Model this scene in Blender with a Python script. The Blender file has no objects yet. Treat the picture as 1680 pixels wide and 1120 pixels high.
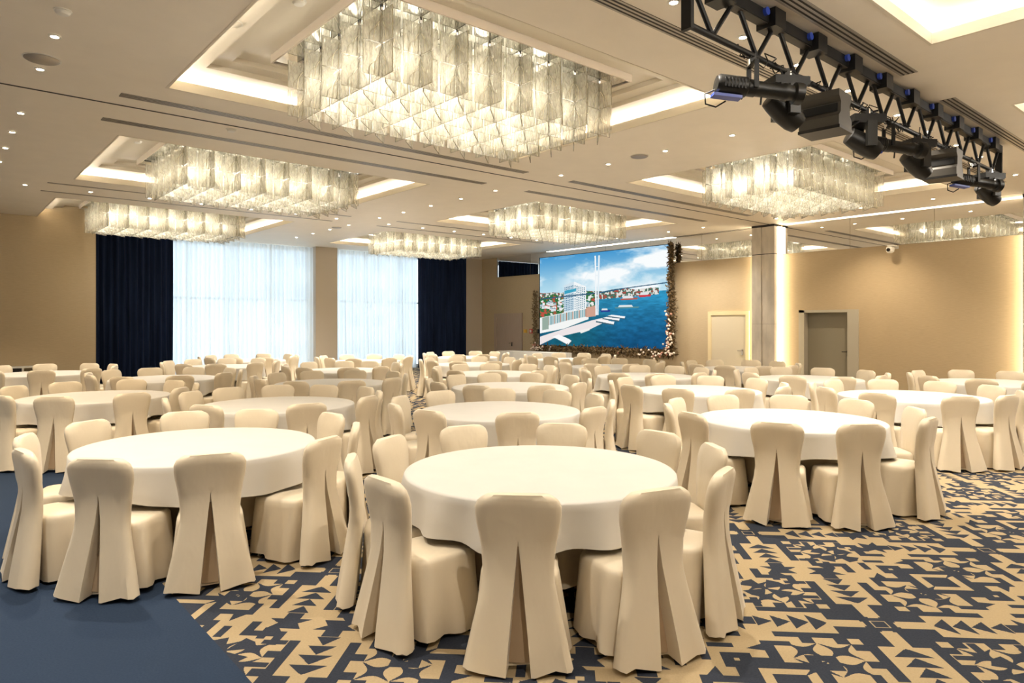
import bpy, math, random
import numpy as np
from mathutils import Vector, Matrix
random.seed(7)
R = math.radians
sc = bpy.context.scene
COL = sc.collection

# ------------------------------------------------------------------ camera, sky, exposure
TH = R(49.45)
cd = bpy.data.cameras.new('camera'); cam = bpy.data.objects.new('camera', cd); COL.objects.link(cam)
cam.location = (0, 0, 1.76); cam.rotation_euler = (R(90), 0, TH - R(90))
cd.sensor_width = 36; cd.lens = 36 * 1121 / 1680; cd.shift_y = -29 / 1680; cd.clip_end = 300
sc.camera = cam
world = bpy.data.worlds.new('sky'); sc.world = world; world.use_nodes = True
bg = world.node_tree.nodes['Background']
bg.inputs[0].default_value = (0.76, 0.88, 1.0, 1); bg.inputs[1].default_value = 1.25
sc.view_settings.view_transform = 'Standard'; sc.view_settings.look = 'None'
sc.view_settings.gamma = 1; sc.view_settings.use_curve_mapping = False
sc.view_settings.exposure = 1.2
cy = sc.cycles
cy.max_bounces = 6; cy.diffuse_bounces = 4; cy.glossy_bounces = 4; cy.transmission_bounces = 4
cy.transparent_max_bounces = 22; cy.sample_clamp_indirect = 6; cy.caustics_reflective = False; cy.caustics_refractive = False
cy.use_light_tree = True; cy.use_adaptive_sampling = True; cy.adaptive_threshold = 0.02
WARM = (1.0, 0.90, 0.77)
WARM2 = (1.0, 0.93, 0.83)
P_DOWN, P_BULB, E_COVE, E_LINE, E_COL = 170.0, 4.6, 16.0, 4.0, 7.0

# ------------------------------------------------------------------ materials
def nm(name):
    m = bpy.data.materials.new(name); m.use_nodes = True
    nt = m.node_tree; b = nt.nodes['Principled BSDF']
    return m, nt, b
def mat(name, col, rough=0.6, metal=0.0, noise=0.0, nscale=20.0, bump=0.0, bscale=60.0, spec=0.5, stretch=(1, 1, 1), sheen=0.0):
    m, nt, b = nm(name)
    b.inputs['Base Color'].default_value = (*col, 1); b.inputs['Roughness'].default_value = rough
    b.inputs['Metallic'].default_value = metal; b.inputs['Specular IOR Level'].default_value = spec
    if sheen: b.inputs['Sheen Weight'].default_value = sheen
    if noise or bump:
        tc = nt.nodes.new('ShaderNodeTexCoord'); mp = nt.nodes.new('ShaderNodeMapping')
        nt.links.new(tc.outputs['Object'], mp.inputs[0]); mp.inputs['Scale'].default_value = stretch
    if noise:
        n = nt.nodes.new('ShaderNodeTexNoise'); n.inputs['Scale'].default_value = nscale; n.inputs['Detail'].default_value = 5
        nt.links.new(mp.outputs[0], n.inputs['Vector'])
        r = nt.nodes.new('ShaderNodeValToRGB')
        r.color_ramp.elements[0].position = 0.3; r.color_ramp.elements[1].position = 0.7
        r.color_ramp.elements[0].color = (*[c * (1 - noise) for c in col], 1)
        r.color_ramp.elements[1].color = (*[min(1, c * (1 + noise)) for c in col], 1)
        nt.links.new(n.outputs[0], r.inputs[0]); nt.links.new(r.outputs[0], b.inputs['Base Color'])
    if bump:
        n2 = nt.nodes.new('ShaderNodeTexNoise'); n2.inputs['Scale'].default_value = bscale; n2.inputs['Detail'].default_value = 3
        nt.links.new(mp.outputs[0], n2.inputs['Vector'])
        bp = nt.nodes.new('ShaderNodeBump'); bp.inputs['Strength'].default_value = bump; bp.inputs['Distance'].default_value = 0.02
        nt.links.new(n2.outputs[0], bp.inputs['Height']); nt.links.new(bp.outputs[0], b.inputs['Normal'])
    return m
def emis(name, col, s):
    m = bpy.data.materials.new(name); m.use_nodes = True; nt = m.node_tree; nt.nodes.clear()
    e = nt.nodes.new('ShaderNodeEmission'); o = nt.nodes.new('ShaderNodeOutputMaterial')
    e.inputs[0].default_value = (*col, 1); e.inputs[1].default_value = s
    nt.links.new(e.outputs[0], o.inputs[0]); return m

M_CEIL = mat('ceiling_paint', (0.83, 0.765, 0.665), 0.55, noise=0.02, nscale=3)
M_COFF = mat('coffer_paint', (0.72, 0.66, 0.55), 0.6)
M_WALL = mat('grasscloth', (0.49, 0.39, 0.25), 0.8, noise=0.07, nscale=14, stretch=(0.6, 0.6, 14), bump=0.12, bscale=40)
M_WALLG = mat('plain_beige_paint', (0.56, 0.49, 0.40), 0.8)
M_LED = emis('led_warm', WARM2, E_COVE)
M_LINE = emis('led_line', (1, .88, .70), E_LINE)
M_COLLED = emis('led_column', (1, .80, .52), E_COL)
M_LENS = emis('downlight_lens', (1, .86, .62), 30.0)
M_BULB = emis('bulb_glow', (1, .85, .62), 14.0)
M_MIRROR = mat('mirror_glass', (0.86, 0.86, 0.85), 0.015, 1.0)
M_PLATE = mat('polished_steel', (0.62, 0.62, 0.60), 0.06, 1.0)
M_GAP = mat('dark_gap', (0.03, 0.026, 0.022), 0.7)
M_SLAT = mat('vent_slat', (0.42, 0.38, 0.33), 0.35, 0.5)
M_WHITE = mat('white_plastic', (0.78, 0.76, 0.70), 0.4)
M_BLACK = mat('black_metal', (0.004, 0.0038, 0.0035), 0.5, 0.0, spec=.3, noise=0.3, nscale=9)
M_BLACK2 = mat('dark_plastic', (0.0065, 0.006, 0.005), 0.4, spec=.35)
M_BROWN = mat('bronze_underside', (0.035, 0.030, 0.022), 0.5)
M_BLUE = mat('blue_connector', (0.02, 0.05, 0.32), 0.4)
M_LENSG = mat('lens_glass', (0.02, 0.025, 0.035), 0.05)
M_CHROME = mat('chrome', (0.7, 0.7, 0.7), 0.15, 1.0)
M_COVER = mat('cream_satin_cover', (0.74, 0.645, 0.49), 0.45, noise=0.012, nscale=3, bump=0.5, bscale=4.5, stretch=(1.3, 1.3, .7), spec=0.35, sheen=0.15)
M_COVER_SHADE = mat('cream_satin_shaded_pleat', (0.42, 0.31, 0.20), 0.6, noise=0.04, nscale=5)  # same satin with the slit's shade and a browner tone put into the colour
M_CLOTH = mat('white_table_linen', (0.60, 0.58, 0.54), 0.6, noise=0.02, nscale=4, bump=0.10, bscale=5, spec=0.3)
M_SKIRT = mat('beige_table_skirt', (0.66, 0.565, 0.41), 0.7, noise=0.04, nscale=4)
M_NAVY = mat('navy_velvet', (0.010, 0.019, 0.050), 0.9, noise=0.35, nscale=6, stretch=(1, 1, .1), spec=.15)
M_DOORW = mat('pale_oak_door', (0.43, 0.335, 0.265), 0.5, noise=0.05, nscale=5, stretch=(6, 6, .5))
M_DOORC = mat('cream_door', (0.62, 0.55, 0.41), 0.45)
M_DOORF = mat('yellow_cream_frame', (0.72, 0.60, 0.36), 0.45)
M_DOORG = mat('grey_olive_door', (0.27, 0.245, 0.185), 0.4)
M_FRAMEG = mat('grey_frame', (0.45, 0.42, 0.345), 0.45)
M_RED = mat('red_plastic', (0.55, 0.03, 0.03), 0.4)
M_YELLOW = mat('yellow_plastic', (0.75, 0.45, 0.06), 0.4)
M_BLOSSOM = mat('pale_blossom', (0.85, 0.72, 0.62), 0.7)
M_PINKB = mat('pink_blossom', (0.62, 0.30, 0.22), 0.7)
M_STONE = mat('travertine', (0.64, 0.585, 0.50), 0.4, noise=0.26, nscale=3.0, stretch=(1, 1, .35), bump=0.05, bscale=20)
M_FOL = mat('dried_foliage', (0.17, 0.115, 0.055), 0.8, noise=0.6, nscale=12)

# cast glass of the chandeliers
def glass_mat():
    m = bpy.data.materials.new('cast_glass'); m.use_nodes = True; nt = m.node_tree; nt.nodes.clear()
    N = nt.nodes.new; L = nt.links.new
    o = N('ShaderNodeOutputMaterial'); tr = N('ShaderNodeBsdfTransparent'); tr.inputs[0].default_value = (0.985, 0.975, 0.94, 1)
    tl = N('ShaderNodeBsdfTranslucent'); tl.inputs[0].default_value = (0.96, 0.945, 0.875, 1)
    df = N('ShaderNodeBsdfDiffuse'); df.inputs[0].default_value = (0.96, 0.945, 0.875, 1)
    gl = N('ShaderNodeBsdfGlossy'); gl.inputs['Roughness'].default_value = 0.12
    tc = N('ShaderNodeTexCoord'); mp = N('ShaderNodeMapping'); mp.inputs['Scale'].default_value = (30, 30, 7)
    nz = N('ShaderNodeTexNoise'); nz.inputs['Scale'].default_value = 1.6; nz.inputs['Detail'].default_value = 4; nz.inputs['Distortion'].default_value = 1.2
    L(tc.outputs['Object'], mp.inputs[0]); L(mp.outputs[0], nz.inputs['Vector'])
    bp = N('ShaderNodeBump'); bp.inputs['Strength'].default_value = 0.8; bp.inputs['Distance'].default_value = 0.02
    L(nz.outputs[0], bp.inputs['Height'])
    for s in (gl,): L(bp.outputs[0], s.inputs['Normal'])
    m1 = N('ShaderNodeMixShader'); m1.inputs[0].default_value = 0.5; L(tl.outputs[0], m1.inputs[1]); L(df.outputs[0], m1.inputs[2])
    rp = N('ShaderNodeValToRGB'); rp.color_ramp.elements[0].position = 0.42; rp.color_ramp.elements[1].position = 0.62
    rp.color_ramp.elements[0].color = (0.24, 0.24, 0.24, 1); rp.color_ramp.elements[1].color = (0.46, 0.46, 0.46, 1)
    L(nz.outputs[0], rp.inputs[0])
    m2 = N('ShaderNodeMixShader'); L(rp.outputs[0], m2.inputs[0]); L(tr.outputs[0], m2.inputs[1]); L(m1.outputs[0], m2.inputs[2])
    fr = N('ShaderNodeFresnel'); fr.inputs[0].default_value = 1.4; L(bp.outputs[0], fr.inputs['Normal'])
    ml_ = N('ShaderNodeMath'); ml_.operation = 'MULTIPLY'; ml_.inputs[1].default_value = 0.5; L(fr.outputs[0], ml_.inputs[0])
    m3 = N('ShaderNodeMixShader'); L(ml_.outputs[0], m3.inputs[0]); L(m2.outputs[0], m3.inputs[1]); L(gl.outputs[0], m3.inputs[2])
    L(m3.outputs[0], o.inputs[0]); return m
M_GLASS = glass_mat()
M_GEDGE = mat('glass_edge', (0.27, 0.245, 0.165), 0.25)  # dark olive colour imitates total internal reflection along the plate edges
M_GRIB = mat('glass_rib', (0.88, 0.83, 0.68), 0.12)

def sheer_mat():
    m = bpy.data.materials.new('sheer_voile'); m.use_nodes = True; nt = m.node_tree; nt.nodes.clear()
    N = nt.nodes.new; L = nt.links.new
    o = N('ShaderNodeOutputMaterial'); tr = N('ShaderNodeBsdfTransparent'); tl = N('ShaderNodeBsdfTranslucent'); df = N('ShaderNodeBsdfDiffuse')
    tl.inputs[0].default_value = (0.9, 0.92, 0.93, 1); df.inputs[0].default_value = (0.86, 0.88, 0.88, 1)
    m1 = N('ShaderNodeMixShader'); m1.inputs[0].default_value = 0.45; L(tl.outputs[0], m1.inputs[1]); L(df.outputs[0], m1.inputs[2])
    m2 = N('ShaderNodeMixShader'); m2.inputs[0].default_value = 0.87; L(tr.outputs[0], m2.inputs[1]); L(m1.outputs[0], m2.inputs[2])
    L(m2.outputs[0], o.inputs[0]); return m
M_SHEER = sheer_mat()
def pane_mat():
    m = bpy.data.materials.new('window_glass'); m.use_nodes = True; nt = m.node_tree; nt.nodes.clear()
    N = nt.nodes.new; L = nt.links.new
    o = N('ShaderNodeOutputMaterial'); tr = N('ShaderNodeBsdfTransparent'); tr.inputs[0].default_value = (0.93, 0.97, 0.98, 1)
    gl = N('ShaderNodeBsdfGlossy'); gl.inputs['Roughness'].default_value = 0.02
    mx = N('ShaderNodeMixShader'); mx.inputs[0].default_value = 0.06; L(tr.outputs[0], mx.inputs[1]); L(gl.outputs[0], mx.inputs[2]); L(mx.outputs[0], o.inputs[0]); return m
M_PANE = pane_mat()

# ------------------------------------------------------------------ mesh helpers
class MB:
    def __init__(s): s.v = []; s.f = []; s.m = []
    def add(s, vs, fs, mi=0):
        o = len(s.v); s.v += [tuple(p) for p in vs]; s.f += [tuple(o + i for i in f) for f in fs]; s.m += [mi] * len(fs)
    def box(s, x0, x1, y0, y1, z0, z1, mi=0, T=None):
        x0, x1 = min(x0, x1), max(x0, x1); y0, y1 = min(y0, y1), max(y0, y1); z0, z1 = min(z0, z1), max(z0, z1)
        vs = [(x0, y0, z0), (x1, y0, z0), (x1, y1, z0), (x0, y1, z0), (x0, y0, z1), (x1, y0, z1), (x1, y1, z1), (x0, y1, z1)]
        if T is not None: vs = [tuple(T @ Vector(p)) for p in vs]
        s.add(vs, [(3, 2, 1, 0), (4, 5, 6, 7), (0, 1, 5, 4), (1, 2, 6, 5), (2, 3, 7, 6), (3, 0, 4, 7)], mi); return s
    def rings(s, rings, mi=0, cap0=True, cap1=True, closed=True):
        n = len(rings[0]); o = len(s.v)
        for r in rings: s.v += [tuple(p) for p in r]
        k = n if closed else n - 1
        for i in range(len(rings) - 1):
            for j in range(k):
                a = o + i * n + j; b = o + i * n + (j + 1) % n
                s.f.append((a, b, b + n, a + n)); s.m.append(mi)
        if cap0: s.f.append(tuple(o + j for j in reversed(range(n)))); s.m.append(mi)
        if cap1: s.f.append(tuple(o + (len(rings) - 1) * n + j for j in range(n))); s.m.append(mi)
        return s
    def tube(s, p0, p1, r0, r1=None, n=10, mi=0):
        r1 = r0 if r1 is None else r1
        p0, p1 = Vector(p0), Vector(p1); d = (p1 - p0).normalized()
        a = d.orthogonal().normalized(); b = d.cross(a)
        s.rings([[p + (a * math.cos(t) + b * math.sin(t)) * r for t in [2 * math.pi * i / n for i in range(n)]] for p, r in ((p0, r0), (p1, r1))], mi); return s
    def path(s, pts, r, n=6, mi=0):
        pts = [Vector(p) for p in pts]; rs = []
        a = None
        for i, p in enumerate(pts):
            d = (pts[min(i + 1, len(pts) - 1)] - pts[max(i - 1, 0)]).normalized()
            a = d.orthogonal().normalized() if a is None else (a - d * a.dot(d)).normalized()
            b = d.cross(a); rr = r[i] if isinstance(r, (list, tuple)) else r
            rs.append([p + (a * math.cos(t) + b * math.sin(t)) * rr for t in [2 * math.pi * k / n for k in range(n)]])
        s.rings(rs, mi); return s
    def lathe(s, prof, n=24, c=(0, 0, 0), mi=0, axis='z', cap=True):
        rs = []
        for r, z in prof:
            ring = []
            for i in range(n):
                t = 2 * math.pi * i / n
                p = (r * math.cos(t), r * math.sin(t), z)
                if axis == 'x': p = (z, p[0], p[1])
                if axis == 'y': p = (p[1], z, p[0])
                ring.append((p[0] + c[0], p[1] + c[1], p[2] + c[2]))
            rs.append(ring)
        s.rings(rs, mi, cap, cap); return s
    def mesh(s, name, mats, smooth=False, angle=35):
        me = bpy.data.meshes.new(name); me.from_pydata(s.v, [], s.f)
        for m in (mats if isinstance(mats, (list, tuple)) else [mats]): me.materials.append(m)
        me.polygons.foreach_set('material_index', s.m)
        if smooth:
            me.polygons.foreach_set('use_smooth', [True] * len(s.f))
            me.update()
            me.set_sharp_from_angle(angle=R(angle))
        me.update(); return me
    def obj(s, name, mats, parent=None, smooth=False, loc=(0, 0, 0), angle=35):
        return link(name, s.mesh(name, mats, smooth, angle), parent, loc)
def link(name, me, parent=None, loc=(0, 0, 0), rot=None):
    o = bpy.data.objects.new(name, me); COL.objects.link(o); o.location = loc
    if rot: o.rotation_euler = rot
    if parent: o.parent = parent
    return o
def tag(o, label=None, cat=None, group=None, kind=None):
    if label: o['label'] = label
    if cat: o['category'] = cat
    if group: o['group'] = group
    if kind: o['kind'] = kind
    return o
def thing(name, label, cat, loc=(0, 0, 0), rz=0.0, group=None):
    o = bpy.data.objects.new(name, None); COL.objects.link(o); o.location = loc; o.rotation_euler = (0, 0, rz); o.empty_display_size = .1
    return tag(o, label, cat, group)
def struct(o): o['kind'] = 'structure'; return o
ORD = ['first', 'second', 'third', 'fourth', 'fifth', 'sixth', 'seventh', 'eighth', 'ninth', 'tenth', 'eleventh', 'twelfth', 'thirteenth', 'fourteenth']

# ------------------------------------------------------------------ picture maker for flat prints (carpet, screen)
def poly_mask(X, Y, pts):
    pts = list(pts); ins = np.zeros(X.shape, bool); j = len(pts) - 1
    for i in range(len(pts)):
        xi, yi = pts[i]; xj, yj = pts[j]
        if yi != yj:
            c = ((yi > Y) != (yj > Y)) & (X < (xj - xi) * (Y - yi) / (yj - yi) + xi); ins ^= c
        j = i
    return ins
def make_image(name, arr, srgb=True):
    h, w = arr.shape[:2]
    im = bpy.data.images.new(name, w, h, alpha=False); a = np.ones((h, w, 4), np.float32); a[..., :3] = arr[::-1] if srgb else arr
    im.pixels.foreach_set(a.ravel()); im.update(); im.pack(); return im

# ------------------------------------------------------------------ carpet
TX, TY = 2.02, 2.88
def carpet_tile():
    W, H = 606, 864
    xs = (np.arange(W) + .5) / W * TX; ys = (np.arange(H) + .5) / H * TY
    X, Y = np.meshgrid(xs, ys); dark = np.zeros((H, W), bool)
    q = math.sqrt(.5)
    def stamp(cx, cy, shapes):
        nonlocal dark
        for ox in (-TX, 0, TX):
            for oy in (-TY, 0, TY):
                dx, dy = X - cx - ox, Y - cy - oy
                sel = (abs(dx) < 1.35) & (abs(dy) < 1.35)
                if not sel.any(): continue
                r = np.where(sel.any(1))[0]; c = np.where(sel.any(0))[0]
                sl = (slice(r[0], r[-1] + 1), slice(c[0], c[-1] + 1))
                U = (dx[sl] + dy[sl]) * q; V = (-dx[sl] + dy[sl]) * q
                for val, pts in shapes:
                    mk = poly_mask(U, V, pts); d = dark[sl]; d[mk] = val
    def rect(a, b, c, d): return [(a, c), (b, c), (b, d), (a, d)]
    def sym(pts):
        out = []
        for sw in (0, 1):
            for su in (1, -1):
                for sv in (1, -1):
                    p = [((v, u) if sw else (u, v)) for u, v in pts]
                    out.append([(su * a, sv * b) for a, b in p])
        return out
    sh = []
    def D(pts, val=True, s=True):
        for p in (sym(pts) if s else [pts]): sh.append((val, p))
    # medallion: stepped cross with bars, teeth and a checkered heart
    D(rect(.10, .66, .14, .205)); D(rect(.27, .345, .20, .275)); D(rect(.46, .535, .20, .275))
    D(rect(.10, .205, .10, .205)); D(rect(.0, .27, .045, .10)); D(rect(.205, .285, .045, .15))
    D(rect(-.04, .04, -.04, .04), s=False)
    D(rect(.085, .135, -.03, .03), False)
    # flower in each quadrant: four concave petals on a thin cross
    def disk(cx, cy, r): return [(cx + r * math.cos(2 * math.pi * k / 20), cy + r * math.sin(2 * math.pi * k / 20)) for k in range(20)]
    fh = .185
    for su in (1, -1):
        for sv in (1, -1):
            cx, cy = su * .455, sv * .455
            for pu in (1, -1):
                for pv in (1, -1):
                    pts = []
                    for (ax, ay), (bx, by) in (((0, 0), (1, 0)), ((1, 0), (1, 1)), ((1, 1), (0, 1)), ((0, 1), (0, 0))):
                        mx, my = (ax + bx) / 2, (ay + by) / 2; dx, dy = bx - ax, by - ay
                        for k in range(9):
                            e_ = .5 * k / 8 * 2; q_ = .27 * math.sin(math.pi * e_) ** 1.3 if 0 < e_ < 1 else 0; pts.append((ax + dx * e_ - dy * q_, ay + dy * e_ + dx * q_))
                    sh.append((True, [(cx + pu * fh * a, cy + pv * fh * b_) for a, b_ in pts]))
                sh.append((True, rect(cx - .02, cx + .02, cy - .02, cy + .02)))
    # saw teeth along the axes
    for k in range(4):
        a = .30 + k * .105
        D([(a, 0.0), (a + .10, .0), (a + .10, .105 - .012 * k)])
    D(rect(.72, .80, 0, .05)); D([(.80, 0), (.80, .13), (.86, .06), (.93, .10), (.93, 0)])
    # hooked keys outside the flowers
    D(rect(.70, .765, .26, .52)); D(rect(.70, .88, .46, .52)); D(rect(.60, .70, .26, .315)); D([(.765, .30), (.86, .36), (.765, .38)])
    stamp(0, 0, sh); stamp(TX / 2, TY / 2, sh)
    # fillers between medallions
    f = []
    def F(pts, val=True):
        for p in sym(pts): f.append((val, p))
    f.append((True, rect(-.085, .085, -.085, .085)))
    F(rect(.14, .21, -.03, .20)); F(rect(.14, .30, .14, .21)); F(rect(.24, .30, .14, .30))
    stamp(TX / 2, 0, f); stamp(0, TY / 2, f)
    g = []
    for pts in sym([(.0, .0), (.16, .05), (.12, .12), (.05, .16)]): g.append((True, pts))
    for pts in sym(rect(.16, .30, .10, .15)): g.append((True, pts))
    stamp(TX / 2, .72, g); stamp(TX / 2, -.72, g); stamp(0, TY / 2 + .72, g); stamp(0, TY / 2 - .72, g)
    return dark
dk = carpet_tile()
arr = np.where(dk[..., None], np.array((1., 1., 1.)), np.array((0., 0., 0.)))
im_carpet = make_image('carpet_pattern', arr, False); im_carpet.colorspace_settings.name = 'Non-Color'
def carpet_mat():
    m, nt, b = nm('woven_carpet'); N = nt.nodes.new; L = nt.links.new
    b.inputs['Roughness'].default_value = 0.95; b.inputs['Specular IOR Level'].default_value = 0.1
    tc = N('ShaderNodeTexCoord'); mp = N('ShaderNodeMapping'); L(tc.outputs['Object'], mp.inputs[0])
    mp.inputs['Location'].default_value = (-4.24 / TX, -1.64 / TY, 0); mp.inputs['Scale'].default_value = (1 / TX, 1 / TY, 1)
    im = N('ShaderNodeTexImage'); im.image = im_carpet; im.interpolation = 'Linear'; L(mp.outputs[0], im.inputs[0])
    nz = N('ShaderNodeTexNoise'); nz.inputs['Scale'].default_value = 90; nz.inputs['Detail'].default_value = 4; L(tc.outputs['Object'], nz.inputs['Vector'])
    n2 = N('ShaderNodeTexNoise'); n2.inputs['Scale'].default_value = 3.5; n2.inputs['Detail'].default_value = 6; L(tc.outputs['Object'], n2.inputs['Vector'])
    def mix(f, a, bb):
        x = N('ShaderNodeMix'); x.data_type = 'RGBA'
        if isinstance(f, float): x.inputs[0].default_value = f
        else: L(f, x.inputs[0])
        for i, c in ((6, a), (7, bb)):
            if isinstance(c, tuple): x.inputs[i].default_value = (*c, 1)
            else: L(c, x.inputs[i])
        return x.outputs[2]
    th = N('ShaderNodeMath'); th.operation = 'GREATER_THAN'; th.inputs[1].default_value = 0.5; L(im.outputs[0], th.inputs[0])
    beige = mix(nz.outputs[0], (0.345, 0.265, 0.155), (0.465, 0.362, 0.218)); slate = mix(nz.outputs[0], (0.022, 0.027, 0.040), (0.046, 0.053, 0.071))
    pat = mix(th.outputs[0], beige, slate)
    plain0 = mix(nz.outputs[0], (0.013, 0.026, 0.052), (0.040, 0.061, 0.104))
    plain = mix(n2.outputs[0], plain0, (0.024, 0.039, 0.070))
    sp = N('ShaderNodeSeparateXYZ'); L(tc.outputs['Object'], sp.inputs[0])
    gt = N('ShaderNodeMath'); gt.operation = 'GREATER_THAN'; gt.inputs[1].default_value = 1.21; L(sp.outputs[0], gt.inputs[0])
    L(mix(gt.outputs[0], plain, pat), b.inputs['Base Color'])
    bp = N('ShaderNodeBump'); bp.inputs['Strength'].default_value = 0.4; bp.inputs['Distance'].default_value = 0.004; L(nz.outputs[0], bp.inputs['Height']); L(bp.outputs[0], b.inputs['Normal'])
    return m
M_CARPET = carpet_mat()

# ------------------------------------------------------------------ room shell
ZC = 4.5
XL, YN, XW, YW = -5.0, -5.0, 18.0, 23.4
struct(MB().box(XL, XW + .4, YN, YW + .3, -.1, 0).obj('floor', M_CARPET))
COFF = {}
for i, (x0, x1) in enumerate(((2.1, 7.5), (10.3, 15.6))):
    for j, (y0, y1) in enumerate(((-1.57, 2.44), (4.65, 8.65), (11.25, 15.25), (17.7, 21.7))):
        COFF[(i, j)] = (x0, x1, y0, y1)
mb = MB()
xb = [XL, 2.1, 7.5, 10.3, 15.6, XW]; yb = [YN, -1.57, 2.44, 4.65, 8.65, 11.25, 15.25, 17.7, 21.7, YW]
for a in range(5):
    for b_ in range(9):
        if a in (1, 3) and b_ in (1, 3, 5, 7): continue
        mb.box(xb[a], xb[a + 1], yb[b_], yb[b_ + 1], ZC, ZC + .08)
struct(mb.obj('ceiling', M_CEIL))
def ring(mb, x0, x1, y0, y1, d, z0, z1, mi=0):   # frame of width d inside the rectangle
    mb.box(x0, x1, y0, y0 + d, z0, z1, mi); mb.box(x0, x1, y1 - d, y1, z0, z1, mi)
    mb.box(x0, x0 + d, y0 + d, y1 - d, z0, z1, mi); mb.box(x1 - d, x1, y0 + d, y1 - d, z0, z1, mi)
cn = 0
for (i, j), (x0, x1, y0, y1) in COFF.items():
    mb = MB(); e = .03
    ring(mb, x0 - .001, x1 + .001, y0 - .001, y1 + .001, e, ZC - .003, ZC + .11)                      # lip
    ring(mb, x0 - .26, x1 + .26, y0 - .26, y1 + .26, .03, ZC + .08, ZC + .24)           # back of the light trough
    ring(mb, x0 - .26, x1 + .26, y0 - .26, y1 + .26, .26 + .33, ZC + .22, ZC + .26)     # first soffit
    ring(mb, x0 + .33, x1 - .33, y0 + .33, y1 - .33, .02, ZC + .22, ZC + .30)           # riser
    ring(mb, x0 + .33, x1 - .33, y0 + .33, y1 - .33, .22, ZC + .28, ZC + .31)           # second soffit
    ring(mb, x0 + .55, x1 - .55, y0 + .55, y1 - .55, .02, ZC + .28, ZC + .36)
    mb.box(x0 + .3, x1 - .3, y0 + .3, y1 - .3, ZC + .34, ZC + .37)                      # recess top
    c = struct(mb.obj('ceiling_coffer', M_COFF))
    ml = MB(); ring(ml, x0 - .17, x1 + .17, y0 - .17, y1 + .17, .05, ZC + .085, ZC + .10)
    ml.obj('led_strip', M_LED, c)
    cn += 1

# walls
struct(MB().box(XL - .3, XW + .5, YN - .3, YW + .3, ZC + .40, ZC + .46).obj('roof_light_block', M_CEIL))  # unseen slab added to block sky light leaking past the coffers
struct(MB().box(XL - .2, XL, YN, YW, 0, 4.95).obj('wall_left', M_WALL))
struct(MB().box(XL, XW, YN - .2, YN, 0, 4.95).obj('wall_near', M_WALL))
struct(MB().box(XL, 3.42, 21.1, YW - .01, 0, 4.86).obj('wall_block', M_WALL))
mb = MB()                                           # window wall with two openings
for x0, x1, z0, z1 in ((3.42, 5.0, 0, 4.5), (5.0, 10.45, 0, .06), (5.0, 10.45, 4.44, 4.5), (11.3, 17.0, 0, .06), (11.3, 17.0, 4.44, 4.5), (17.0, XW, 0, 4.5)):
    mb.box(x0, x1, YW, YW + .25, z0, z1)
mb.box(17.1, XW, 23.0, YW, 0, 4.5)
struct(mb.obj('wall_window', M_WALLG))
struct(MB().box(10.47, 11.30, 22.95, YW + .25, 0, 4.5).obj('wall_pier', M_WALLG))
mb = MB()                                           # door wall, opening for the recessed grey door
mb.box(XW, XW + .45, YN, 7.68, 0, 4.95); mb.box(XW, XW + .45, 9.05, YW, 0, 4.95); mb.box(XW, XW + .45, 7.68, 9.05, 2.13, 4.95)
mb.box(XW + .43, XW + .5, 7.6, 9.1, 0, 2.2)
struct(mb.obj('wall_right', M_WALL))
struct(MB().box(XW - .015, XW, YN, 9.4, 0, .09).box(XW - .015, XW, 12.1, YW, 0, .09).obj('baseboard_right', M_WALLG))
struct(MB().box(XL, 3.43, 21.085, 21.1, 0, .09).obj('baseboard_left', M_WALLG))
# windows: frames, mullions, panes
for n, (x0, x1) in enumerate(((5.0, 10.45), (11.3, 17.0))):
    w = struct(bpy.data.objects.new('window_%d' % (n + 1), None)); COL.objects.link(w)
    mb = MB(); k = 4; st = (x1 - x0) / k
    mb.box(x0, x1, YW + .08, YW + .16, .06, .14); mb.box(x0, x1, YW + .08, YW + .16, 4.36, 4.44)
    mb.obj('window_frame', M_WHITE, w)
    for a in range(k + 1): MB().box(x0 + a * st - .035, x0 + a * st + .035, YW + .08, YW + .16, .1, 4.4).obj('mullion', M_WHITE, w)
    MB().box(x0, x1, YW + .085, YW + .155, 2.56, 2.63).obj('transom', M_WHITE, w)
    for a in range(k):
        for z0, z1 in ((.12, 2.57), (2.62, 4.38)): MB().box(x0 + a * st + .03, x0 + (a + 1) * st - .03, YW + .115, YW + .125, z0, z1).obj('pane', M_PANE, w)

# mirror band above the door wall
mb_n = 0
mir = struct(bpy.data.objects.new('trim_1', None)); COL.objects.link(mir); mir['label'] = 'mirror band between the beige door wall and the ceiling'
edges = [22.0, 19.9, 17.95, 16.0, 14.05, 12.1, 10.24]
for a, b_ in zip(edges[:-1], edges[1:]): MB().box(XW - .012, XW, b_ + .004, a - .004, 3.69, 4.5).obj('mirror_panel', M_MIRROR, mir)
e2 = [9.51, 7.68, 5.75, 3.82, 1.89, -.04, -1.97]
for a, b_ in zip(e2[:-1], e2[1:]): MB().box(XW - .012, XW, b_ + .004, a - .004, 3.69, 4.5).obj('mirror_panel', M_MIRROR, mir)
# ceiling light line beside the door wall
ln = struct(bpy.data.objects.new('trim_2', None)); COL.objects.link(ln); ln['label'] = 'glowing light line in the ceiling beside the door wall'
for a, b_ in ((13.1, 18.9), (-2, 9.45)):
    MB().box(17.885, 17.935, a, b_, ZC - .006, ZC).obj('light_line', M_LINE, ln)
MB().box(17.885, 17.935, 10.3, 13.1, ZC - .003, ZC).obj('dark_slot', M_GAP, ln)
# folding-wall joints in the ceiling
for n, y in ((3, 9.7), ):
    struct(MB().box(-4.9, 17.6, y - .018, y + .018, ZC - .004, ZC).obj('trim_%d' % n, M_GAP))

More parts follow.
